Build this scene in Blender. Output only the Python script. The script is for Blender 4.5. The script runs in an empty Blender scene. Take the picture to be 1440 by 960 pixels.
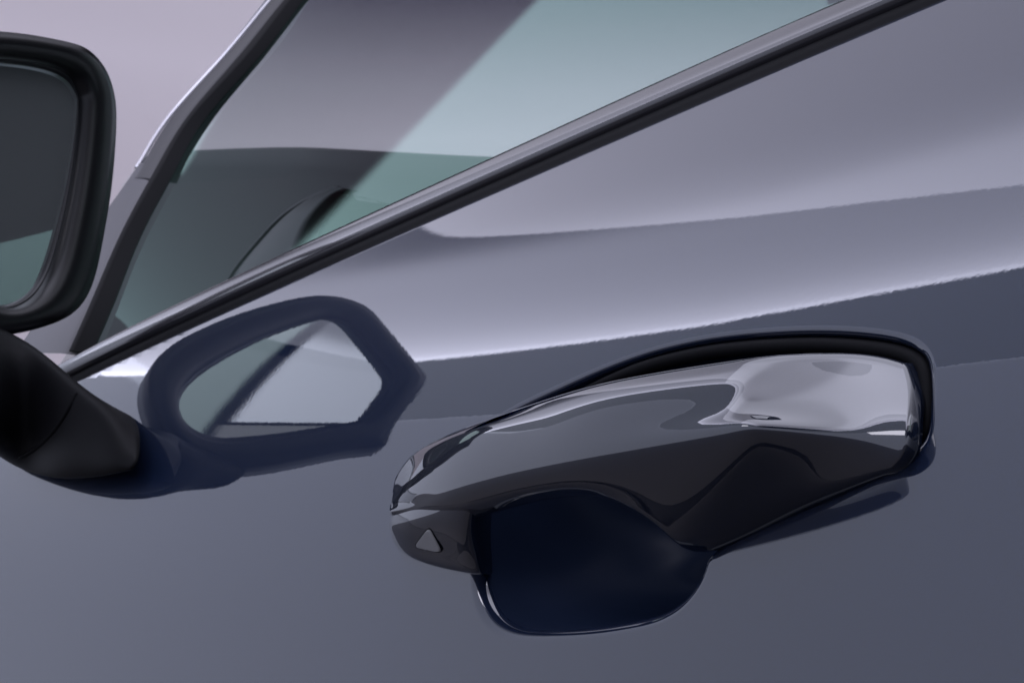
import bpy, math
import numpy as np
from mathutils import Vector, Matrix
from mathutils.geometry import delaunay_2d_cdt

S = bpy.context.scene
COL = S.collection

# ------------------------------------------------------------------ camera
# X runs rearwards along the car, Y into the car, Z up; the origin is below the
# handle at the height of the lens.  The lens stands 0.29 m off the door skin.
AZ, OFF, FPX = math.radians(54), 0.29, 2200.0
PITCH = math.atan(380 / FPX)
FH = np.array([-math.sin(AZ), math.cos(AZ), 0.0])
RT = np.array([math.cos(AZ), math.sin(AZ), 0.0])
FW = FH * math.cos(PITCH) + np.array([0, 0, math.sin(PITCH)])
UP = -FH * math.sin(PITCH) + np.array([0, 0, math.cos(PITCH)])
EYE = np.array([0.0, -OFF, 0.0])
cam_d = bpy.data.cameras.new("camera")
cam = bpy.data.objects.new("camera", cam_d)
COL.objects.link(cam)
cam_d.sensor_width = 36
cam_d.lens = FPX / 1440 * 36
cam_d.clip_start = 0.02
cam_d.clip_end = 200
M = Matrix([[RT[i], UP[i], -FW[i], EYE[i]] for i in range(3)] + [[0, 0, 0, 1]])
cam.matrix_world = M
cam_d.dof.use_dof = True
cam_d.dof.focus_distance = 0.43
cam_d.dof.aperture_fstop = 60
S.camera = cam

# ------------------------------------------------------------------ light
S.view_settings.view_transform = "Standard"
S.view_settings.look = "None"
S.view_settings.exposure = 0.28
S.view_settings.gamma = 1
W = bpy.data.worlds.new("World")
S.world = W
W.use_nodes = True
bg = W.node_tree.nodes["Background"]
bg.inputs[0].default_value = (0.85, 0.90, 1.15, 1)
bg.inputs[1].default_value = 0.74


def softbox(name, cx, cy, z, sx, sy, power):
    """overhead studio softbox; returns its light, node tree and a maths helper"""
    L = bpy.data.lights.new(name, "AREA")
    L.shape = "RECTANGLE"
    L.size, L.size_y = sx, sy
    L.energy = power * sx * sy * math.pi      # radiance = power
    o = bpy.data.objects.new(name, L)
    COL.objects.link(o)
    o.location = (cx, cy, z)
    L.use_nodes = True
    return o, L


def light_profile(L, color, terms, masks=()):
    """emission shaped to give the wanted reflections; terms = (a,b,c,[(d,strength)..]) along d=a*x+b*y+c"""
    nt = L.node_tree
    nd, lk = nt.nodes, nt.links
    em = nd["Emission"]
    geo = nd.new("ShaderNodeNewGeometry")
    sep = nd.new("ShaderNodeSeparateXYZ")
    lk.new(geo.outputs["Position"], sep.inputs[0])

    def math_(op, a, b):
        n = nd.new("ShaderNodeMath")
        n.operation = op
        for i, v in enumerate((a, b)):
            if isinstance(v, (int, float)):
                n.inputs[i].default_value = v
            else:
                lk.new(v, n.inputs[i])
        return n.outputs[0]

    def line(a, b, c):
        return math_("ADD", math_("ADD", math_("MULTIPLY", sep.outputs[0], a), math_("MULTIPLY", sep.outputs[1], b)), c)

    tot = None  # strength gradients painted into the emission to set the reflected tones
    for a, b, c, pts in terms:
        d = line(a, b, c)
        lo, hi = pts[0][0], pts[-1][0]
        mr = nd.new("ShaderNodeMapRange")
        lk.new(d, mr.inputs[0])
        mr.inputs[1].default_value, mr.inputs[2].default_value = lo, hi
        cr = nd.new("ShaderNodeFloatCurve")
        lk.new(mr.outputs[0], cr.inputs[1])
        cv = cr.mapping.curves[0]
        mx = max(p[1] for p in pts)
        while len(cv.points) < len(pts):
            cv.points.new(0.5, 0.5)
        for p, q in zip(cv.points, pts):
            p.location = ((q[0] - lo) / (hi - lo), q[1] / mx)
        cr.mapping.update()
        t = math_("MULTIPLY", cr.outputs[0], mx)
        tot = t if tot is None else math_("MULTIPLY", tot, t)
    for a, b, c, w in masks:
        d = line(a, b, c)
        mr = nd.new("ShaderNodeMapRange")
        mr.interpolation_type = "SMOOTHSTEP"
        lk.new(d, mr.inputs[0])
        mr.inputs[1].default_value, mr.inputs[2].default_value = -w, w
        tot = math_("MULTIPLY", tot, mr.outputs[0])
    em.inputs[0].default_value = (*color, 1)
    lk.new(tot, em.inputs[1])


HZ = 1.8
# long strip softbox: lower edge of the bright band on the door
oA, LA = softbox("softbox_long", -1.35, 0.35, HZ, 4.8, 2.6, 1.0)
light_profile(LA, (0.85, 0.86, 1.08), [(0.07, 1, 0.85, [(0.0, 3.9), (0.1, 2.2), (.25, 1.5), (0.4, 1.2), (0.55, 1.0), (0.75, .25), (1.0, .03), (2.4, .02)])],
              masks=[(0.07, 1, 0.87, 0.01)])
# second softbox, set at an angle above it
oB, LB = softbox("softbox_wedge", -1.2, 0.525, HZ + .02, 4.4, 2.25, 1.0)
light_profile(LB, (0.87, 0.86, 1.05), [(.38, 1, 0.90, [(0.0, 1.15), (0.25, .88), (0.5, .76), (.8, .72), (1.6, .7)])],
              masks=[(.38, 1, 0.90, 0.008), (.4724, -1, 1.8867, 0.003)])# two added lamps behind the camera, cut to draw the pattern in the mirror
oC, LC = softbox("fill_rear", 0.4, 0.16, HZ - .01, 2.6, 1.82, 1.0)
light_profile(LC, (0.85, 0.87, 1.05), [(1, 0, 0, [(-.9, 1.1), (.1, 1.4), (.5, .4), (.82, .45), (.98, 2.5), (2, 2.6)])], masks=[(-.244, -1, 1.035, .006), (-1, .6, 1.184, .006)])  # forward part added to brighten the rear end of the handle
oD, LD = softbox("fill_side", 1.5, 1.0, HZ - .02, 1.5, 1.0, 1.0)
light_profile(LD, (0.78, 0.95, 1.0), [(0, 1, 0, [(.4, 1.0), (1.5, 1.2)])], masks=[(.244, 1, -1.065, .006)])
# added dim lamp standing in for a grey overhead strip beside the softboxes
oF, LF = softbox("overhead_fill", 0, -.95, HZ + .06, 7.6, 1.3, 1.0)
light_profile(LF, (0.84, 0.90, 1.12), [(0, 1, 0, [(-2, .50), (0, .44)])], masks=[(-.07, -1, -.90, .012), (.117, 1, 1.60, .02)])
oG, LG = softbox("softbox_key", -.25, -1.95, HZ + .05, .9, .7, 1.0)
light_profile(LG, (.9, .88, 1.0), [(0, 1, 0, [(-3, 5.0), (0, 5.0)])])
oE, LE = softbox("fill_low", 1.7, 0.25, HZ - .03, 1.0, .8, 1.0)  # added lamp, fills the dim wedge in the mirror's image
light_profile(LE, (0.88, 0.88, 1.0), [(0, 1, 0, [(-.2, .6), (.7, .7)])], masks=[(1, -.6, -1.196, .006), (-.244, -1, 1.035, .006)])


# ------------------------------------------------------------------ maths
def ray(u, v):
    d = FW + RT * (u - 720) / FPX + UP * (480 - v) / FPX
    return d / np.linalg.norm(d)


def at(u, v, y):
    """point of the sight line at depth Y"""
    d = ray(u, v)
    return EYE + d * ((y - EYE[1]) / d[1])


def proj(P):
    d = np.asarray(P) - EYE
    w = d @ FW
    return np.array([720 + FPX * (d @ RT) / w, 480 - FPX * (d @ UP) / w])


ZS = [-.9, -.3, -.1, .0, .03, .06, .09, .12, .15, .6]
TS = [-14, -8, -3.1, 5.6, 14.1, 21.8, 27.8, 32.3, 36.7, 36.7]
_z = np.linspace(-.9, .6, 3001)
_t = np.radians(np.interp(_z, ZS, TS))
_k = np.hanning(41)
_k /= _k.sum()
_t = np.convolve(np.pad(_t, 20, "edge"), _k, "valid")
_y = np.concatenate([[0], np.cumsum(np.tan((_t[1:] + _t[:-1]) / 2) * np.diff(_z))])
_y -= np.interp(.04, _z, _y)
FLARE, XF = .273, -.326


def skin_y(x, z):
    m = np.clip(XF - x, 0, None)
    return np.interp(z, _z, _y) - FLARE / 2 * m * m


def skin_n(x, z):
    m = np.clip(XF - np.asarray(x, float), 0, None)
    t = np.interp(z, _z, _t)
    n = np.stack([FLARE * m, -np.ones_like(m), np.tan(t)], -1)
    return n / np.linalg.norm(n, axis=-1, keepdims=True)


def hit(u, v, off=0.0):
    """sight line against the body side, moved inwards by off"""
    d = ray(u, v)
    t = .3
    for _ in range(90):
        P = EYE + d * t
        t += (skin_y(P[0], P[2]) + off - P[1]) / d[1] * .7
    return EYE + d * t


def pane_y(x, z):
    return skin_y(x, z) + .012 + .16 * (z - (.15 + (x + 1) * .103))


def hit_pane(u, v, off=0.0):
    d = ray(u, v)
    t = .3
    for _ in range(120):
        P = EYE + d * t
        t += (pane_y(P[0], P[2]) + off - P[1]) / d[1] * .5
    return EYE + d * t


def spline(pts, n, closed=False):
    """natural / periodic cubic through points, uniform parameter -> n samples"""
    p = np.asarray(pts, float)
    m = len(p)
    if closed:
        A = np.zeros((m, m))
        for i in range(m):
            A[i, i] = 4
            A[i, (i - 1) % m] += 1
            A[i, (i + 1) % m] += 1
        rhs = 3 * (np.roll(p, -1, 0) - np.roll(p, 1, 0))
        D = np.linalg.solve(A, rhs)
        s = np.linspace(0, m, n, endpoint=False)
        i = np.floor(s).astype(int) % m
        j = (i + 1) % m
    else:
        A = np.zeros((m, m))
        A[0, 0], A[0, 1], A[-1, -1], A[-1, -2] = 2, 1, 2, 1
        rhs = np.zeros_like(p)
        rhs[0] = 3 * (p[1] - p[0])
        rhs[-1] = 3 * (p[-1] - p[-2])
        for i in range(1, m - 1):
            A[i, i - 1], A[i, i], A[i, i + 1] = 1, 4, 1
            rhs[i] = 3 * (p[i + 1] - p[i - 1])
        D = np.linalg.solve(A, rhs)
        s = np.linspace(0, m - 1, n)
        i = np.minimum(np.floor(s).astype(int), m - 2)
        j = i + 1
    f = (s - np.floor(s)) if closed else (s - i)
    f = f.reshape(-1, *([1] * (p.ndim - 1)))
    a, b, da, db = p[i], p[j], D[i], D[j]
    return a + da * f + (3 * (b - a) - 2 * da - db) * f * f + (2 * (a - b) + da + db) * f ** 3


def resample(pts, n, closed=False):
    p = np.asarray(pts, float)
    if closed:
        p = np.vstack([p, p[:1]])
    L = np.concatenate([[0], np.cumsum(np.linalg.norm(np.diff(p, axis=0), axis=1))])
    s = np.linspace(0, L[-1], n, endpoint=not closed)
    return np.stack([np.interp(s, L, p[:, k]) for k in range(p.shape[1])], 1)


# ------------------------------------------------------------------ objects
CAR0 = np.array([-.45, .75, -.85])


def link(name, me, mat, parent=None, top=False):
    o = bpy.data.objects.new(name, me)
    COL.objects.link(o)
    if mat:
        me.materials.append(mat)
    if parent is not None:
        o.parent = parent
        if parent.type == "EMPTY":
            o.location = Vector(-CAR0)
    return o


def mesh(name, V, F, mat, parent=None, smooth=True, normals=None, sharp=None):
    me = bpy.data.meshes.new(name)
    me.from_pydata([tuple(map(float, v)) for v in V], [], [tuple(map(int, f)) for f in F])
    me.update()
    if smooth:
        me.polygons.foreach_set("use_smooth", [True] * len(me.polygons))
        if sharp:
            me.set_sharp_from_angle(angle=math.radians(sharp))
    if normals is not None:
        me.normals_split_custom_set_from_vertices([tuple(map(float, n)) for n in normals])
    return link(name, me, mat, parent)


def fix_normals(o, toward=None):
    import bmesh
    bm = bmesh.new()
    bm.from_mesh(o.data)
    bmesh.ops.recalc_face_normals(bm, faces=bm.faces)
    bm.to_mesh(o.data)
    bm.free()


def grid_faces(r, c, close_c=False, close_r=False):
    F = []
    for i in range(r if close_r else r - 1):
        for j in range(c if close_c else c - 1):
            F.append((i * c + j, i * c + (j + 1) % c, ((i + 1) % r) * c + (j + 1) % c, ((i + 1) % r) * c + j))
    return F


def sheet(name, G, mat, parent=None, caps=False, close_c=False, flip=False, sharp=None):
    r, c = G.shape[:2]
    F = grid_faces(r, c, close_c)
    if caps:
        F.append(tuple(range(c))[::-1])
        F.append(tuple((r - 1) * c + k for k in range(c)))
    if flip:
        F = [f[::-1] for f in F]
    return mesh(name, G.reshape(-1, 3), F, mat, parent, sharp=sharp)


def tube(name, path, rad, mat, parent=None, n=10, closed=False, squash=None):
    p = np.asarray(path, float)
    m = len(p)
    T = np.gradient(p, axis=0) if not closed else np.roll(p, -1, 0) - np.roll(p, 1, 0)
    T /= np.linalg.norm(T, axis=1, keepdims=True)
    ref = np.array([0, -1, .2])
    A_ = np.cross(T, ref)
    A_ /= np.linalg.norm(A_, axis=1, keepdims=True)
    B_ = np.cross(A_, T)
    r = np.broadcast_to(np.asarray(rad, float), (m,))
    ang = np.linspace(0, 2 * math.pi, n, endpoint=False)
    sa, sb = squash or (1, 1)
    G = p[:, None] + r[:, None, None] * (A_[:, None] * np.cos(ang)[None, :, None] * sa + B_[:, None] * np.sin(ang)[None, :, None] * sb)
    F = grid_faces(m, n, True, closed)
    if not closed:
        F.append(tuple(range(n))[::-1])
        F.append(tuple((m - 1) * n + k for k in range(n)))
    o = mesh(name, G.reshape(-1, 3), F, mat, parent)
    fix_normals(o)
    return o


# ------------------------------------------------------------------ materials
def principled(name, base, rough=.4, metal=0, coat=0, coat_rough=.0, spec=.5, bump=None, ior=1.5, grain=0):
    m = bpy.data.materials.new(name)
    m.use_nodes = True
    nt = m.node_tree
    b = nt.nodes["Principled BSDF"]
    b.inputs["Base Color"].default_value = (*base, 1)
    b.inputs["Roughness"].default_value = rough
    b.inputs["Metallic"].default_value = metal
    b.inputs["Coat Weight"].default_value = coat
    b.inputs["Coat Roughness"].default_value = coat_rough
    b.inputs["Specular IOR Level"].default_value = spec
    b.inputs["IOR"].default_value = ior
    tc = nt.nodes.new("ShaderNodeTexCoord")
    if bump:
        scale, strength, dist, target = bump
        nz = nt.nodes.new("ShaderNodeTexNoise")
        nz.inputs["Scale"].default_value = scale
        nz.inputs["Detail"].default_value = 2
        nt.links.new(tc.outputs["Object"], nz.inputs["Vector"])
        bp = nt.nodes.new("ShaderNodeBump")
        bp.inputs["Strength"].default_value = strength
        bp.inputs["Distance"].default_value = dist
        nt.links.new(nz.outputs["Fac"], bp.inputs["Height"])
        nt.links.new(bp.outputs[0], b.inputs[target])
        if target == "Normal" and coat:
            nt.links.new(bp.outputs[0], b.inputs["Coat Normal"])
    if grain:
        n2 = nt.nodes.new("ShaderNodeTexNoise")
        n2.inputs["Scale"].default_value = 2600
        n2.inputs["Detail"].default_value = 1
        nt.links.new(tc.outputs["Object"], n2.inputs["Vector"])
        mr = nt.nodes.new("ShaderNodeMapRange")
        mr.inputs[1].default_value, mr.inputs[2].default_value = .3, .7
        mr.inputs[3].default_value, mr.inputs[4].default_value = 1 - grain, 1 + grain
        nt.links.new(n2.outputs["Fac"], mr.inputs[0])
        mx = nt.nodes.new("ShaderNodeVectorMath")
        mx.operation = "SCALE"
        mx.inputs[0].default_value = base
        nt.links.new(mr.outputs[0], mx.inputs["Scale"])
        nt.links.new(mx.outputs[0], b.inputs["Base Color"])
    return m


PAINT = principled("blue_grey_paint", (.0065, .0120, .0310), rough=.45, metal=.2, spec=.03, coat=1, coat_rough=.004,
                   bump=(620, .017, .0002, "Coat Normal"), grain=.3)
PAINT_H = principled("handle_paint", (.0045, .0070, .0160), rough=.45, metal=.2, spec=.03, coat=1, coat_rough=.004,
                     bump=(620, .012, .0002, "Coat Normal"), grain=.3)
RECESS = principled("recess_paint", (.008, .014, .033), rough=.6, metal=.2, spec=.05, coat=.10, coat_rough=.3)
for _m in (PAINT, PAINT_H):
    _m.node_tree.nodes["Principled BSDF"].inputs["Coat IOR"].default_value = 1.8
GLOSS = principled("gloss_black_plastic", (.005, .005, .006), rough=.3, spec=.25, bump=(180, .06, .0003, "Normal"))
SATIN = principled("satin_black_plastic", (.010, .010, .012), rough=.30, spec=.3, bump=(900, .15, .0002, "Normal"))
PILLAR = principled("pillar_film", (.030, .029, .032), rough=.45, spec=.25)
FOOTMAT = principled("textured_black_plastic", (.004, .004, .005), rough=.5, spec=.07, bump=(1600, .3, .0002, "Normal"))
RUBBER = principled("black_rubber", (.005, .005, .006), rough=.6, spec=.05, bump=(1200, .2, .0002, "Normal"))
TRIM = principled("dark_gloss_trim", (.03, .029, .034), rough=.2, coat=.45, coat_rough=.03, spec=.4)
GREYTRIM = principled("grey_sail_plastic", (.07, .068, .075), rough=.45, spec=.3, bump=(1500, .2, .0001, "Normal"))
DASH = principled("charcoal_interior_plastic", (.075, .078, .08), rough=.7, spec=.2, bump=(700, .3, .0004, "Normal"))
COWL = principled("cowl_plastic", (.05, .052, .056), rough=.5)
HIGHLIGHT = principled("painted_highlight_silver", (.75, .74, .78), rough=.4, metal=1)  # silver colour stands in for a reflection on the body-coloured rail
SEAT = principled("dark_upholstery", (.06, .062, .066), rough=.8, spec=.2)
SENSOR = principled("grey_sensor_cover", (.24, .24, .245), rough=.45, bump=(1500, .2, .0001, "Normal"))
WALL = principled("backdrop_cloth", (.92, .83, .82), rough=.9)
BLACKCLOTH = principled("black_cloth", (.03, .03, .032), rough=.9, spec=.1)
FLOOR = principled("studio_floor", (.13, .118, .115), rough=.6)

MIR = bpy.data.materials.new("mirror_silver")
MIR.use_nodes = True
_b = MIR.node_tree.nodes["Principled BSDF"]
_b.inputs["Base Color"].default_value = (.64, .68, .69, 1)
_b.inputs["Metallic"].default_value = .9
_b.inputs["Roughness"].default_value = .01


def pane_material(name, tint, gloss, refl=1.0, band=None):
    m = bpy.data.materials.new(name)
    m.use_nodes = True
    nt = m.node_tree
    nt.nodes.remove(nt.nodes["Principled BSDF"])
    out = nt.nodes["Material Output"]
    tr = nt.nodes.new("ShaderNodeBsdfTransparent")
    tr.inputs[0].default_value = (*tint, 1)
    gl = nt.nodes.new("ShaderNodeBsdfGlossy")
    gl.inputs[0].default_value = (*gloss, 1)
    gl.inputs["Roughness"].default_value = 0.0
    fr = nt.nodes.new("ShaderNodeFresnel")
    fr.inputs[0].default_value = 1.5
    mu = nt.nodes.new("ShaderNodeMath")
    mu.operation = "MULTIPLY"
    mu.use_clamp = True
    mu.inputs[1].default_value = refl
    nt.links.new(fr.outputs[0], mu.inputs[0])
    mx = nt.nodes.new("ShaderNodeMixShader")
    nt.links.new(mu.outputs[0], mx.inputs[0])
    nt.links.new(tr.outputs[0], mx.inputs[1])
    nt.links.new(gl.outputs[0], mx.inputs[2])
    nt.links.new(mx.outputs[0], out.inputs[0])
    if band:      # brightness fall-off behind the glass painted into its tint, darker towards the top
        z0, z1, top = band
        hb = nt.nodes.new("ShaderNodeAttribute")
        hb.attribute_name = "height"
        mr = nt.nodes.new("ShaderNodeMapRange")
        mr.inputs[1].default_value, mr.inputs[2].default_value = z0, z1
        nt.links.new(hb.outputs["Fac"], mr.inputs[0])
        mc = nt.nodes.new("ShaderNodeMix")
        mc.data_type = "RGBA"
        mc.inputs[6].default_value = (*tint, 1)
        mc.inputs[7].default_value = (*top, 1)
        nt.links.new(mr.outputs[0], mc.inputs[0])
        nt.links.new(mc.outputs[2], tr.inputs[0])
    return m


PANE = pane_material("side_glass", (.93, .98, .97), (.62, 1.0, .85), .9)
SCREEN = pane_material("windscreen_glass", (.97, 1.0, 1.0), (1, 1, 1), .2, band=(0.13, .68, (.24, .28, .32)))

# ------------------------------------------------------------------ setting
r0 = 4.5
ang = np.linspace(math.radians(60), math.radians(184), 60)
prof = [(0, -.85)]
prof = [(r0 - 1.0 + 1.0 * math.sin(a), -.85 + 1.0 - 1.0 * math.cos(a)) for a in np.linspace(0, math.pi / 2, 14)] + [(r0, 3.0), (r0, 12.0)]
G = np.array([[[math.cos(a) * r - .6, math.sin(a) * r + .6, z] for a in ang] for r, z in prof])
o = sheet("backdrop", G, WALL, flip=True)
o["kind"] = "structure"
fl = np.array([[[x, y, -.856] for x in (-14, 14)] for y in (-14, 14)])
o = sheet("floor", fl, FLOOR)
o["kind"] = "structure"
ce = np.array([[[-3.78, -1.19, 1.9], [4, -2.09, 1.9]], [[-3.78, 1.75, 1.9], [4, 1.75, 1.9]]])  # unseen canopy added to block the world light, outline shaped to the reflections
o = mesh("black_canopy", list(ce.reshape(-1, 3)) + [(-4.05, -.1, 1.9), (-3.78, -.1, 1.9), (-4.05, 1.75, 1.9)], [(0, 1, 3, 2), (4, 5, 2, 6)], BLACKCLOTH, smooth=False)
o["kind"] = "structure"

# ------------------------------------------------------------------ the car
car = bpy.data.objects.new("car", None)
COL.objects.link(car)
car.location = Vector(CAR0)
car["label"] = "glossy blue-grey car seen close at its front door with handle, mirror and window"
car["category"] = "car"

# ---- door skin with its handle opening
OPEN_PX = [(700, 596), (716, 585), (745, 570), (780, 554), (815, 538), (850, 523), (890, 508), (930, 496), (980, 485), (1030, 478),
           (1080, 474), (1130, 472), (1180, 473), (1225, 477), (1262, 484), (1287, 496), (1299, 514), (1302, 540), (1302, 570), (1298, 605),
           (1286, 624), (1260, 646), (1222, 668), (1178, 690), (1129, 713), (1081, 733), (1036, 754), (1003, 771), (990, 783), (985, 798),
           (977, 816), (964, 834), (945, 851), (917, 865), (885, 873), (850, 879), (815, 883), (780, 885), (745, 885), (718, 880), (697, 868),
           (684, 852), (676, 832), (672, 810), (672, 780), (675, 740), (680, 690), (686, 640), (690, 612)]
open3 = np.array([hit(u, v) for u, v in OPEN_PX])
open2 = spline(open3[:, [0, 2]], 600, True)
open2 = resample(open2, 420, True)

BELT_PX = [(1480, -75), (1400, -36), (1321, 0), (1200, 49), (1093, 92), (980, 141), (877, 187), (795, 222), (720, 253), (635, 291), (555, 327),
           (478, 364), (402, 400), (340, 425), (280, 450), (235, 471), (190, 492), (150, 512), (111, 532), (60, 556), (20, 576)]
belt3 = np.array([hit(u, v) for u, v in BELT_PX])
bx, bz = belt3[::-1, 0], belt3[::-1, 2]
bcoef = np.polyfit(bx, bz, 4)


def belt_z(x):
    x = np.asarray(x, float)
    xc = np.clip(x, bx[0], bx[-1])
    s0 = np.polyval(np.polyder(bcoef), bx[0])
    s1 = np.polyval(np.polyder(bcoef), bx[-1])
    return np.polyval(bcoef, xc) + np.where(x < bx[0], (x - bx[0]) * s0, 0) + np.where(x > bx[-1], (x - bx[-1]) * s1, 0)


def seg_dist(P, poly):
    """distance and direction from points to a dense closed polyline"""
    a = poly
    b = np.roll(poly, -1, 0)
    best = np.full(len(P), 1e9)
    near = np.zeros_like(P)
    for i0 in range(0, len(a), 60):
        aa, bb = a[i0:i0 + 60], b[i0:i0 + 60]
        ab = bb - aa
        t = np.clip(((P[:, None] - aa) * ab).sum(-1) / (ab * ab).sum(-1), 0, 1)
        q = aa + ab * t[..., None]
        d = np.linalg.norm(P[:, None] - q, axis=-1)
        k = d.argmin(1)
        dm = d[np.arange(len(P)), k]
        m = dm < best
        best[m] = dm[m]
        near[m] = q[np.arange(len(P)), k][m]
    return best, near


def inside(P, poly):
    x, y = P[:, 0], P[:, 1]
    r = np.zeros(len(P), bool)
    a, b = poly, np.roll(poly, -1, 0)
    for (x1, y1), (x2, y2) in zip(a, b):
        c = (y1 > y) != (y2 > y)
        with np.errstate(divide="ignore", invalid="ignore"):
            r ^= c & (x < (x2 - x1) * (y - y1) / (y2 - y1 + 1e-15) + x1)
    return r


LIP0 = .0032      # rolled edge round the opening, rounder at its lower front corner
_lc = hit(684, 852)
lip_c = np.array([_lc[0], _lc[2]])


def lip(P):
    return LIP0 + .0015 * np.exp(-(np.linalg.norm(P - lip_c, axis=1) / .016) ** 2)



TOPR = .004       # rolled top edge below the window
X0, X1, Z0 = -1.25, .25, -.45
# grid in (x, w) where w = z - belt_z(x): rows follow the belt
xs = np.unique(np.concatenate([np.arange(X0, -.62, .012), np.arange(-.62, -.14, .006), np.arange(-.14, X1 + .001, .015)]))
ws = np.concatenate([[-(TOPR) * (1 - math.sin(a)) for a in np.radians([0, 12, 25, 40, 55, 72, 90])][::-1], -np.arange(.0075, .19, .005), -np.arange(.19, .56, .02)])
ws = np.unique(ws)
gx, gw = np.meshgrid(xs, ws)
gx, gw = gx.ravel(), gw.ravel()
gz = gw + belt_z(gx)
P2 = np.stack([gx, gz], 1)
d0, _n = seg_dist(P2, open2)
ins = inside(P2, open2)
keep = (~ins) & (d0 > lip(_n) * 1.7)
Pk = P2[keep]
rings = []
tan = np.roll(open2, -1, 0) - np.roll(open2, 1, 0)
nrm = np.stack([tan[:, 1], -tan[:, 0]], 1)
nrm /= np.linalg.norm(nrm, axis=1, keepdims=True)
if inside((open2[:5] + nrm[:5] * .003), open2).any():
    nrm = -nrm
for f_ in [(1 - math.cos(math.radians(a))) for a in (12, 25, 38, 52, 68, 82)] + [1.005, 1.3]:
    d = lip(open2) * f_
    q = open2 + nrm * d[:, None]
    dd, _ = seg_dist(q, open2)
    rings.append(q[(dd > d * .93) & ~inside(q, open2)])
allp = np.vstack([open2] + rings + [Pk])
m = len(open2)
edges = [(i, (i + 1) % m) for i in range(m)]
# scale up: the triangulator works in single precision
res = delaunay_2d_cdt([Vector((float(p[0]), float(p[1]))) for p in allp], edges, [], 0, 1e-7)
VV = np.array([tuple(v) for v in res[0]])
FF = np.array([tuple(f) for f in res[2]])
cen = VV[FF].mean(1)
top_ok = cen[:, 1] < belt_z(cen[:, 0]) + 1e-5
FF = FF[(~inside(cen, open2)) & top_ok]
dist, near = seg_dist(VV, open2)
LIP = lip(near)
e = np.clip(LIP - dist, 0, LIP)
depth = LIP - np.sqrt(np.clip(LIP ** 2 - e ** 2, 0, None))
sb = e / LIP
dirn = near - VV
ln = np.linalg.norm(dirn, axis=1, keepdims=True)
dirn = np.where(ln > 1e-7, dirn / np.maximum(ln, 1e-9), 0)
for i in range(m):
    k = np.argmin(((VV - open2[i]) ** 2).sum(1))
    dirn[k] = -nrm[i]
    sb[k], depth[k] = .999, LIP[k]
w = VV[:, 1] - belt_z(VV[:, 0])
et = np.clip(TOPR + w, 0, TOPR)
dt = TOPR - np.sqrt(np.clip(TOPR ** 2 - et ** 2, 0, None))
st = np.clip(et / TOPR, 0, .995)
y = skin_y(VV[:, 0], VV[:, 1]) + depth + dt
N = skin_n(VV[:, 0], VV[:, 1])
inw = np.stack([dirn[:, 0], np.zeros(len(VV)), dirn[:, 1]], 1)
N = N * np.sqrt(1 - sb ** 2)[:, None] + inw * sb[:, None]
upv = np.array([0, .6, .8])
N = N * np.sqrt(1 - st ** 2)[:, None] + upv * st[:, None]
N /= np.linalg.norm(N, axis=1, keepdims=True)
V3 = np.stack([VV[:, 0], y, VV[:, 1]], 1)
# faces look outwards (-Y)
fn = np.cross(V3[FF[:, 1]] - V3[FF[:, 0]], V3[FF[:, 2]] - V3[FF[:, 0]])
flipm = (fn * N[FF[:, 0]]).sum(1) < 0
FF[flipm] = FF[flipm][:, ::-1]
door = mesh("door_panel", V3, FF, PAINT, car, normals=N)

# ---- bowl behind the handle (finger recess)
cu = hit(860, 740)
c2 = np.array([cu[0], cu[2]])
G = []
soft_w = .3 * np.exp(-(np.linalg.norm(open2 - lip_c, axis=1) / .022) ** 2)
_kk = np.exp(-.5 * (np.arange(-90, 91) / 30) ** 2)
_kk /= _kk.sum()
open_s = np.stack([np.convolve(np.concatenate([open2[-90:, k], open2[:, k], open2[:90, k]]), _kk, "valid") for k in (0, 1)], 1)
DEPTH = .022
for k, s in enumerate([1.0, .995, .98, .95, .9, .82, .72, .6, .45, .3, .15, .02]):
    w_ = s ** 7
    q = c2 + (open2 * w_ + open_s * (1 - w_) - c2) * s
    yy = skin_y(open2[:, 0], open2[:, 1]) * s + skin_y(*c2) * (1 - s) + lip(open2) + (DEPTH + .75 * (open2[:, 1].max() - q[:, 1])) * ((1 - soft_w) * (1 - s ** 5) ** .45 + soft_w * (1 - s ** 1.3) ** .8)
    G.append(np.stack([q[:, 0], yy, q[:, 1]], 1))
G = np.array(G)
G = np.stack([spline(G[:, k], 48) for k in range(G.shape[1])], 1)
cup = sheet("handle_recess", G, RECESS, door, close_c=True)
fix_normals(cup)

# ---- black seal round the rear of the handle
gas = open2 - nrm * .0022
ig = [int(np.argmin(((open2 - np.array([hit(u, v)[0], hit(u, v)[2]])) ** 2).sum(1))) for u, v in ((770, 558), (1287, 496), (998, 778))]
a_, b_ = ig[0], ig[2]
step = 1 if ((ig[1] - a_) % m) < ((b_ - a_) % m) else -1
idx = [(a_ + step * k) % m for k in range(((b_ - a_) * step) % m + 1)]
gp = gas[idx]
gp3 = np.stack([gp[:, 0], skin_y(gp[:, 0], gp[:, 1]) + .0035, gp[:, 1]], 1)
rr = np.interp(np.linspace(0, 1, len(gp3)), [0, .15, .9, 1], [.0008, .0021, .0021, .0012])
tube("handle_seal", gp3, rr, RUBBER, door, n=12)

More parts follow.
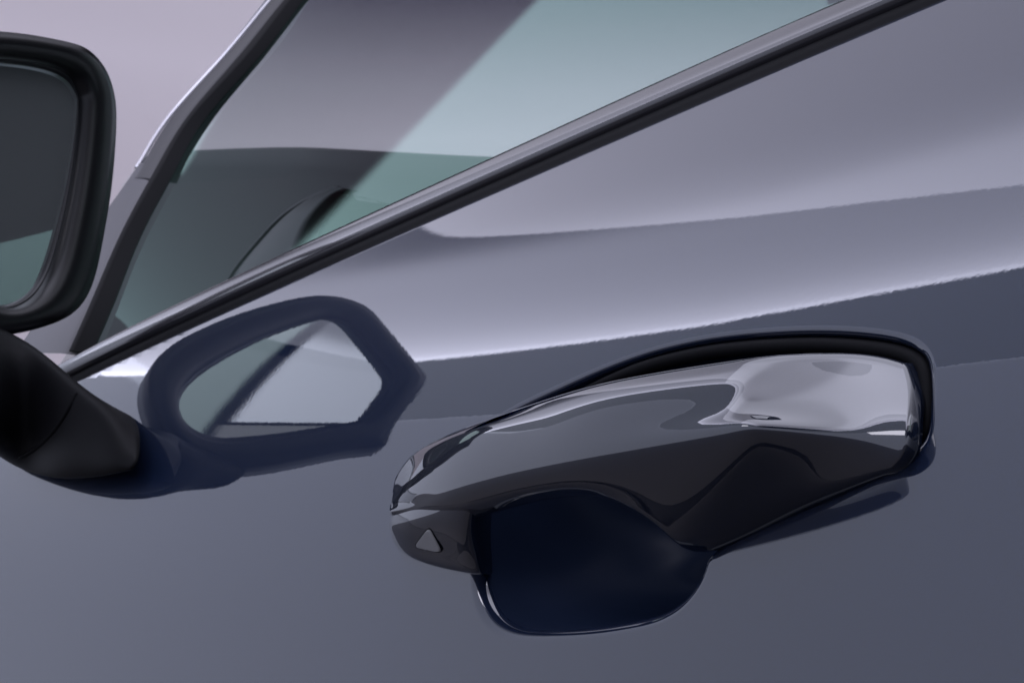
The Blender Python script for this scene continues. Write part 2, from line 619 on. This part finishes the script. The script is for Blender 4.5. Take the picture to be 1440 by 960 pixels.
# ---- handle grip: rows run from nose to rear, columns from top to bottom
ROWS = [
    [(556, 672, -.018), (585, 636, -.022), (650, 603, -.026), (750, 569, -.028), (860, 539, -.028), (1005, 514, -.0215), (1080, 507, -.0155), (1190, 505, -.0015), (1269, 516, .0045)],
    [(553, 686, -.019), (588, 648, -.025), (655, 613, -.030), (753, 588, -.032), (855, 563, -.032), (998, 541, -.0262), (1070, 540, -.0195), (1180, 545, -.0059), (1276, 552, .0004)],
    [(550, 703, -.0195), (580, 682, -.027), (640, 652, -.0325), (740, 628, -.035), (850, 604, -.035), (1000, 585, -.0298), (1065, 580, -.0240), (1180, 588, -.0107), (1273, 598, -.0049)],
    [(548, 716, -.0215), (590, 704, -.0275), (640, 686, -.033), (740, 664, -.0355), (853, 640, -.036), (1008, 617, -.0315), (1080, 614, -.0254), (1183, 624, -.0122), (1267, 636, -.0064)],
    [(549, 722, -.0213), (592, 718, -.026), (650, 706, -.031), (745, 686, -.033), (855, 670, -.033), (990, 685, -.0265), (1058, 688, -.0190), (1165, 672, -.0080), (1261, 649, -.0046)],
    [(552, 726, -.0200), (600, 732, -.022), (660, 726, -.025), (740, 706, -.026), (845, 698, -.0275), (930, 742, -.0190), (992, 773, -.0075), (1118, 727, -.0025), (1246, 671, -.0010)],
]
net = np.array([[at(*q) for q in r] for r in ROWS])              # rows x stations x 3
# the underside is a nearly flat facet between the lower crease and the finger edge
flat = np.array([0, .2, .8, 1, 1, 1, 1, 1, 1])[:, None]
net[4] = (1 - flat) * net[4] + flat * (.52 * net[3] + .48 * net[5] + np.array([0, -.0014, -.0012]))
# edges turn in behind the grip
top_in = net[0] + np.array([0, .010, -.001])
bot_in = net[5] + np.array([0, .006, .001])
NU, NV = 140, 14
along = np.stack([spline(r, NU) for r in net])                   # rows x NU
sec = np.stack([spline(along[:, k], 40) for k in range(NU)], 1)  # 40 x NU
tin = spline(top_in, NU)
bin_ = spline(bot_in, NU)


def arc(a, b, t_in, k=5):
    """small rounded turn from the last surface point a towards b, starting along t_in"""
    out = []
    L = np.linalg.norm(b - a)
    for s in np.linspace(0, 1, k + 1)[1:]:
        c = a + t_in * L * .45
        out.append((1 - s) ** 2 * a + 2 * s * (1 - s) * c + s * s * b)
    return out


full = []
for k in range(NU):
    col = sec[:, k]
    t0 = col[0] - col[1]
    t0 /= np.linalg.norm(t0)
    t1 = col[-1] - col[-2]
    t1 /= np.linalg.norm(t1)
    up_ = arc(col[0], tin[k], t0)[::-1]
    dn_ = arc(col[-1], bin_[k], t1)
    full.append(np.array(up_ + list(col) + dn_))
full = np.stack(full, 1)                                          # rows x NU x 3
# nose: fold round towards the door
nose = []
tipc = full[:, 0].mean(0)
for s, k in ((.35, .80), (.7, .98), (1.0, 1.0)):
    q = full[:, 0].copy()
    q = tipc + (q - tipc) * (1 - .18 * k) + np.array([.0015 * s * 3, .010 * s, 0])
    nose.append(q)
nose = np.stack(nose[::-1], 1)
rearc = []
for s in (.12, .3, .55, .8, 1.0):
    q = full[:, -1].copy()
    q = q + np.array([.0011 * math.sin(s * math.pi / 2), .005 * (1 - math.cos(s * math.pi / 2)), 0])
    rearc.append(q)
full = np.concatenate([nose, full, np.stack(rearc, 1)], 1)
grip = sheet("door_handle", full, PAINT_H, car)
fix_normals(grip)
c_ = full[20, 70]
if sum(p.normal.y for p in grip.data.polygons if abs(p.center[0] + 0 - c_[0]) < .01) > 0:
    grip.data.flip_normals()
sol = grip.modifiers.new("thickness", "SOLIDIFY")
sol.thickness = .002
sol.offset = -1

# ---- nose foot below the grip
FOOT = [
    [(558, 704, -.0205), (590, 708, -.0262), (625, 710, -.0288), (650, 712, -.0288), (672, 713, -.0248), (692, 715, -.010)],
    [(549, 730, -.0198), (577, 738, -.0243), (612, 742, -.0262), (640, 746, -.0262), (666, 750, -.0222), (690, 755, -.009)],
    [(550, 752, -.0155), (575, 766, -.0180), (611, 773, -.0195), (645, 780, -.0195), (672, 784, -.0160), (692, 788, -.006)],
    [(557, 768, -.0115), (578, 783, -.0135), (615, 795, -.0145), (655, 803, -.0145), (678, 806, -.0115), (692, 806, -.004)],
    [(564, 776, -.006), (583, 785, -.007), (618, 796, -.008), (656, 804, -.008), (676, 806, -.006), (690, 805, -.001)],
]
fn_ = np.array([[at(*q) for q in r] for r in FOOT])
fa = np.stack([spline(r, 40) for r in fn_])
fs = np.stack([spline(fa[:, k], 24) for k in range(40)], 1)
tip = fs[:, :1] + np.array([.004, .012, 0])
fs = np.concatenate([tip, fs], 1)
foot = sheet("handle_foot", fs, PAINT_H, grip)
fix_normals(foot)
if foot.data.polygons[len(foot.data.polygons) // 2].normal.y > 0:
    foot.data.flip_normals()

# ---- triangular cover set into the foot
tri = np.array([at(582, 769, -.0194), at(603, 741, -.0264), at(622, 777, -.0203)])
nn = np.cross(tri[1] - tri[0], tri[2] - tri[0])
nn /= np.linalg.norm(nn)
if nn[1] > 0:
    nn = -nn
ctr = tri.mean(0)


def rounded(poly, rr, k=5):
    out = []
    m_ = len(poly)
    for i in range(m_):
        a, b, c = poly[i - 1], poly[i], poly[(i + 1) % m_]
        p, q = b + (a - b) * rr, b + (c - b) * rr
        for s in np.linspace(0, 1, k):
            out.append((1 - s) ** 2 * p + 2 * s * (1 - s) * b + s * s * q)
    return np.array(out)


tr_ = rounded(tri, .22)
Gt = np.array([tr_ - nn * .003, tr_, ctr + (tr_ - ctr) * .93 + nn * .0003])
F = grid_faces(3, len(tr_), True) + [tuple(2 * len(tr_) + k for k in range(len(tr_)))]
lock = mesh("lock_cover", Gt.reshape(-1, 3), F, SENSOR, grip, sharp=35)
fix_normals(lock)
rim = ctr + (tr_ - ctr) * 1.06 - nn * .0002
tube("lock_rim", rim, .00018, RUBBER, grip, n=6, closed=True)

# ---- side glass, belt trim
GLASS_PX = [(1460, -115), (1330, -60), (1185, 0), (1028, 65), (930, 108), (822, 157), (740, 200), (660, 238), (560, 282), (463, 322), (370, 367), (280, 409), (220, 440), (166, 468), (120, 492), (60, 522)]
gb = np.array([hit(u, v, .012) for u, v in GLASS_PX])
gcoef = np.polyfit(gb[:, 0], gb[:, 2], 4)


def glass_z(x):
    x = np.asarray(x, float)
    lo, hi = gb[:, 0].min(), gb[:, 0].max()
    xc = np.clip(x, lo, hi)
    dp = np.polyder(gcoef)
    return np.polyval(gcoef, xc) + np.where(x < lo, (x - lo) * np.polyval(dp, lo), 0) + np.where(x > hi, (x - hi) * np.polyval(dp, hi), 0)


xs2 = np.linspace(-1.3, .1, 160)


tt3 = np.array([hit(u, v, -.0012) for u, v in GLASS_PX])
tcoef = np.polyfit(tt3[:, 0], tt3[:, 2], 4)


def trim_z(x):
    lo, hi = tt3[:, 0].min(), tt3[:, 0].max()
    xc = np.clip(x, lo, hi)
    dp = np.polyder(tcoef)
    return np.polyval(tcoef, xc) + np.where(x < lo, (x - lo) * np.polyval(dp, lo), 0) + np.where(x > hi, (x - hi) * np.polyval(dp, hi), 0)


def strip(rows):
    """rows: list of (fraction from belt line to glass line, outward mm)"""
    out = []
    zb, zg = belt_z(xs2), trim_z(xs2)
    for f_, h_ in rows:
        z_ = zb + (zg - zb) * f_
        n_ = skin_n(xs2, z_)
        P_ = np.stack([xs2, skin_y(xs2, z_), z_], 1) + n_ * h_ / 1000
        out.append(P_)
    return np.array(out)


def belt_sheet(name, rows, mat, parent, n=40):
    R = strip(rows)
    R = np.stack([spline(R[:, k], n) for k in range(R.shape[1])], 1)
    o = sheet(name, R, mat, parent)
    fix_normals(o)
    return o


window = None
SIDE_END_PX = [(60, 590), (110, 497), (180, 357), (255, 215), (330, 115), (410, 0), (470, -86), (600, -270)]
# pane: rows from belt up, columns front to rear
fr = np.array([hit_pane(u - 10, v) for u, v in SIDE_END_PX])
npn = 70
front = resample(fr, npn)
G = []
for k in range(npn):
    x0_, z0_ = front[k, 0], front[k, 2]
    f_ = k / (npn - 1)
    xr = np.linspace(x0_, .15, 60)
    zr = np.where(True, z0_ + 0 * xr, 0)
    G.append((xr, zr))
# straight ruled grid: bottom follows the belt, top stays level
zt = front[-1, 2]
front_x = lambda z: np.interp(z, front[:, 2], front[:, 0])
Gp = []
for t_ in np.linspace(0, 1, 60):
    xa, za = -.85, .15
    for _ in range(40):
        za = glass_z(xa) - .030 + (zt - glass_z(xa) + .030) * t_
        xa = .5 * xa + .5 * (front_x(za) - .006)
    row = []
    for s_ in np.linspace(0, 1, 120):
        x2 = xa + (.2 - xa) * s_
        zl = glass_z(x2) - .030
        z_ = zl + (zt - zl) * t_
        row.append((x2, pane_y(x2, z_), z_))
    Gp.append(row)
pane = sheet("side_window", np.array(Gp), PANE, car)
# belt moulding: rounded gloss strip under the glass, then a rubber seal
belt_sheet("belt_trim", [(1.0, -14), (1.02, -4), (1.0, -.6), (.95, .7), (.84, 1.4), (.66, 1.5), (.52, 1.0), (.43, -.2), (.41, -3)], TRIM, car, 60)
seal = belt_sheet("belt_seal", [(.42, -6), (.41, -3), (.34, -2.2), (.25, -2.2), (.17, -2.7), (.10, -3.2), (.04, -4.4), (.01, -9)], RUBBER, car, 60)


# ---- front pillar and the sail panel at its foot
def band(name, left_px, right_px, mat, parent, off0, off1, bulge, n=60, k=14, back=.02, hit=hit):
    """strip between two lines traced along the pillar, with a rounded face and returns"""
    a = spline(np.array([hit(u, v, off0) for u, v in left_px]), n)
    b = spline(np.array([hit(u, v, off1) for u, v in right_px]), n)
    rows = [a + np.array([-.004, back, 0])]
    for s in np.linspace(0, 1, k):
        p = a + (b - a) * s
        nn_ = skin_n(p[:, 0], p[:, 2])
        rows.append(p + nn_ * bulge * (1 - (2 * s - 1) ** 2) ** .6)
    rows.append(b + np.array([.0, back, 0]))
    o = sheet(name, np.array(rows), mat, parent)
    fix_normals(o)
    return o


SEAL_L = [(97, 494), (134, 410), (174, 320), (222, 232), (267, 160), (337, 78), (400, 0), (478, -90), (610, -250)]
SEAL_R = [(104, 494), (142, 410), (181, 320), (230, 232), (274, 160), (348, 78), (409, 0), (487, -90), (619, -250)]
pillar = band("a_pillar", [(186, 252), (200, 232), (245, 160), (318, 78), (383, 0), (460, -90), (590, -250)],
              [(212, 252), (222, 232), (267, 160), (337, 78), (400, 0), (478, -90), (610, -250)], PILLAR, car, -.010, -.010, .0012, hit=hit_pane)
band("pillar_seal", SEAL_L, SEAL_R, RUBBER, pillar, -.011, -.010, .0008, back=.011, hit=hit_pane)
rail = spline(np.array([hit_pane(u, v, -.006) for u, v in [(192, 236), (205, 215), (243, 158), (315, 78), (380, 0), (457, -90), (587, -250)]]), 60)
tube("pillar_edge_highlight", rail, .0016, HIGHLIGHT, pillar, n=8)  # painted highlight along the outer edge of the pillar
sail = band("sail_panel", [(20, 500), (70, 420), (110, 350), (150, 295), (196, 230)],
            [(96, 498), (136, 410), (174, 322), (200, 272), (220, 236)], GREYTRIM, car, -.009, -.009, .0015, back=.012, hit=hit_pane)

# ---- door mirror: the glass lies in the plane X = MX + MK*Y + ML*Z
MX, MK, ML = -.783, -.668, -.061


def mir(u, v):
    d = ray(u, v)
    t = (MX + MK * EYE[1] + ML * EYE[2] - EYE[0]) / (d[0] - MK * d[1] - ML * d[2])
    return EYE + d * t


MN = np.array([1, -MK, -ML])
MN /= np.linalg.norm(MN)
HOUS = [(155, 160), (153, 215), (147, 275), (139, 325), (129, 378), (115, 420), (92, 448), (55, 464), (10, 470), (-25, 455), (-58, 395), (-80, 325), (-100, 252),
        (-116, 212), (-114, 192), (-94, 158), (-66, 95), (-44, 50), (-24, 34), (10, 36), (50, 44), (90, 57), (118, 71), (140, 98), (151, 128)]
GLS = [(117, 150), (113, 205), (106, 262), (98, 310), (88, 358), (76, 394), (60, 416), (36, 424), (8, 405), (-10, 362), (-28, 305), (-48, 228), (-56, 195),
       (-54, 165), (-32, 115), (-14, 86), (10, 77), (50, 83), (85, 94), (106, 110), (115, 130)]
hq = spline(np.array([mir(u, v) for u, v in HOUS]), 120, True)
gq = spline(np.array([mir(u, v) for u, v in GLS]), 120, True)
hc, gc = hq.mean(0), gq.mean(0)
ax_out = np.array([MN[1], -MN[0], 0])
ax_out /= np.linalg.norm(ax_out)


soft = lambda t: .5 * (t + np.sqrt(t * t + .015 ** 2))


def set_back(P):
    """the outer end of the mirror leans forward"""
    return P - MN * (math.tan(math.radians(16)) * soft(.040 + ((P - gc) @ ax_out)))[..., None]


mirror = bpy.data.objects.new("side_mirror", None)
COL.objects.link(mirror)
mirror.parent = car
mirror.location = Vector(-CAR0)
# housing: rolled rim, then the shell behind
rows = []
for s, dz in [(.90, -.010), (.915, -.002), (.93, .004), (.95, .0065), (.975, .007), (.992, .005), (1.0, .001), (1.0, -.008), (.985, -.022), (.94, -.040), (.84, -.056), (.65, -.068), (.35, -.074), (.02, -.076)]:
    base = hq if s > .93 else hq
    if s <= .93:
        f_ = (s - .90) / .03
        p = gc + (gq - gc) * (1.015 + .02 * f_)
    elif s <= .975:
        f_ = (s - .93) / .07
        p = (gc + (gq - gc) * 1.035) * (1 - f_) + hq * f_
    else:
        p = hc + (hq - hc) * s
    rows.append(p + MN * dz)
hs = sheet("mirror_housing", set_back(np.array(rows)), GLOSS, None, close_c=True)
hs.parent = mirror
fix_normals(hs)
# grey inner bezel
rows = []
for s, dz in [(.995, -.0065), (1.0, -.0045), (1.012, -.0025), (1.03, -.0022), (1.045, -.004), (1.05, -.009)]:
    rows.append(gc + (gq - gc) * s + MN * dz)
bz_ = sheet("mirror_bezel", set_back(np.array(rows)), SATIN, None, close_c=True)
bz_.parent = mirror
fix_normals(bz_)
gl_pts = gc + (gq - gc) * 1.03
gl_pts = gl_pts - MN * .006
gl_pts = gl_pts - MN * (math.tan(math.radians(16)) * (.040 + ((gl_pts - gc) @ ax_out)))[:, None]
mg = mesh("mirror_glass", gl_pts, [tuple(range(len(gq)))], MIR, None, smooth=False)
mg.parent = mirror


# foot carrying the mirror from the door
def sect(c, upv_, dnv, fw):
    a = np.linspace(0, 2 * math.pi, 40, endpoint=False)
    return np.array([c + (upv_ if math.sin(t) > 0 else dnv) * abs(math.sin(t)) ** .8 + fw * math.copysign(abs(math.cos(t)) ** .8, math.cos(t)) for t in a])


secs = []
for (u, vt, vb, y_, fwx) in [(-100, 420, 520, -.075, .055), (-60, 430, 575, -.060, .060), (-20, 452, 622, -.047, .058), (20, 472, 652, -.036, .054), (62, 500, 668, -.028, .046), (105, 537, 671, -.020, .048), (140, 562, 667, -.012, .050), (172, 580, 660, .004, .050)]:
    t_, b_2 = at(u, vt, y_), (hit(u - 4, vb, -.007) if u > 10 else at(u - 4, vb, y_))
    c = (t_ + b_2) / 2
    secs.append(sect(c, t_ - c, b_2 - c, np.array([-.75, .12, .12]) * fwx))
secs = np.array(secs)
secs = np.stack([spline(secs[:, k], 30) for k in range(secs.shape[1])], 1)
ft = sheet("mirror_foot", secs, FOOTMAT, None, caps=True, close_c=True)
ft.parent = mirror
fix_normals(ft)

from mathutils.bvhtree import BVHTree
bv = BVHTree.FromPolygons([tuple(v.co) for v in ft.data.vertices], [tuple(p.vertices) for p in ft.data.polygons])
seam = []
for u, v in [(108, 552), (98, 572), (86, 592), (70, 612), (50, 630), (28, 643), (4, 653), (-20, 660)]:
    h_ = bv.ray_cast(Vector(EYE), Vector(ray(u, v)))[0]
    if h_ is not None:
        seam.append(np.array(h_))
if len(seam) > 3:
    sm = tube("foot_seam", spline(np.array(seam), 40), .0011, RUBBER, None, n=8)
    sm.parent = ft

# ---- interior seen through the glass
def slab(name, px, y0, y1, mat, parent, drop=.5):
    a = np.array([at(u, v, y0) for u, v in px])
    a = spline(a, 60)
    rows = [a + np.array([-.3, 0, -drop]), a + np.array([-.02, -.002, -.02]), a + np.array([0, 0, -.004]), a + np.array([0, .006, 0]), a + np.array([0, y1 - y0, .01]), a + np.array([0, y1 - y0, -drop])]
    o = sheet(name, np.array(rows), mat, parent, sharp=60)
    fix_normals(o)
    return o


dash = slab("dashboard", [(205, 216), (235, 212), (270, 210), (380, 206), (470, 208), (560, 213), (690, 219), (900, 224), (1150, 230)], .45, .9, DASH, car, .4)
cl = spline(np.array([at(u, v, .27) for u, v in [(300, 440), (322, 398), (341, 369), (372, 333), (402, 303), (440, 279), (478, 264)]]), 50)
ci_ = spline(np.array([at(u, v, .23) for u, v in [(400, 440), (410, 390), (418, 356), (428, 323), (441, 300), (463, 276), (484, 265)]]), 50)
cr_ = spline(np.array([at(u, v, .30) for u, v in [(640, 440), (625, 380), (605, 335), (585, 306), (556, 282), (528, 268), (494, 263)]]), 50)
rows = [cl + np.array([-.02, .05, -.01]), cl + np.array([-.004, .004, -.001])]
for f_ in np.linspace(0, 1, 10):
    rows.append(cl + (ci_ - cl) * f_ + np.array([0, -.006 * math.sin(math.pi * f_), 0]))
rows.append(ci_ + np.array([0, .012, 0]))
cowl = sheet("instrument_cowl", np.array(rows), COWL, car)
fix_normals(cowl)
rows = [ci_ + np.array([.0, .004, 0])]
for f_ in np.linspace(.1, 1, 8):
    rows.append(ci_ + (cr_ - ci_) * f_ + np.array([-.01, .05 * math.sin(math.pi * f_), -.004]))
lin = sheet("cowl_lining", np.array(rows), RUBBER, cowl)
fix_normals(lin)
tube("cowl_edge_highlight", cl + np.array([0, -.002, 0]), .0016, GREYTRIM, cowl, n=8)  # lighter tube stands in for light caught along the cowl rim

# ---- windscreen in front of the dashboard
ws_b = spline(np.array([at(170, 262, .20), at(600, 245, .62), at(1500, 235, 1.15)]), 30)
ws_t = spline(np.array([at(490, -150, .42), at(900, -165, .70), at(1700, -165, 1.15)]), 30)
tv = np.linspace(0, 1, 30)
G = ws_b[None] + (ws_t - ws_b)[None] * tv[:, None, None]
wsn = sheet("windscreen", G, SCREEN, car)
at_ = wsn.data.attributes.new("height", "FLOAT", "POINT")
at_.data.foreach_set("value", np.repeat(tv, 30))

# ---- seat and roof behind the opening, seen in the door mirror
a = np.linspace(0, 2 * math.pi, 40, endpoint=False)


def pad(c, hx, hy, hz, lean, n=2.6, name="seat", mat=None, parent=None):
    rows = []
    for f in np.linspace(-1, 1, 24):
        r_ = (1 - abs(f) ** n) ** (1 / n)
        rows.append([[c[0] + lean * f * hz + hx * max(r_, .02) * math.copysign(abs(math.cos(t)) ** .6, math.cos(t)),
                      c[1] + hy * max(r_, .02) * math.copysign(abs(math.sin(t)) ** .6, math.sin(t)), c[2] + f * hz] for t in a])
    o_ = sheet(name, np.array(rows), mat, parent, caps=True, close_c=True)
    fix_normals(o_)
    return o_


seat = pad((-.28, .47, .02), .07, .22, .40, .18, name="front_seat", mat=SEAT, parent=car)
pad((-.16, .47, .50), .05, .13, .10, .1, name="headrest", mat=SEAT, parent=seat)
G = np.array([[[x, y, .60 + .05 * math.sin(math.pi * (y - .24) / 1.3) - .03 * (x + .2) ** 2 * 4] for x in np.linspace(-.68, .9, 20)] for y in np.linspace(.27, 1.5, 20)])
roof = sheet("roof", np.concatenate([G, G[::-1] + np.array([0, 0, -.03])]), SEAT, car)
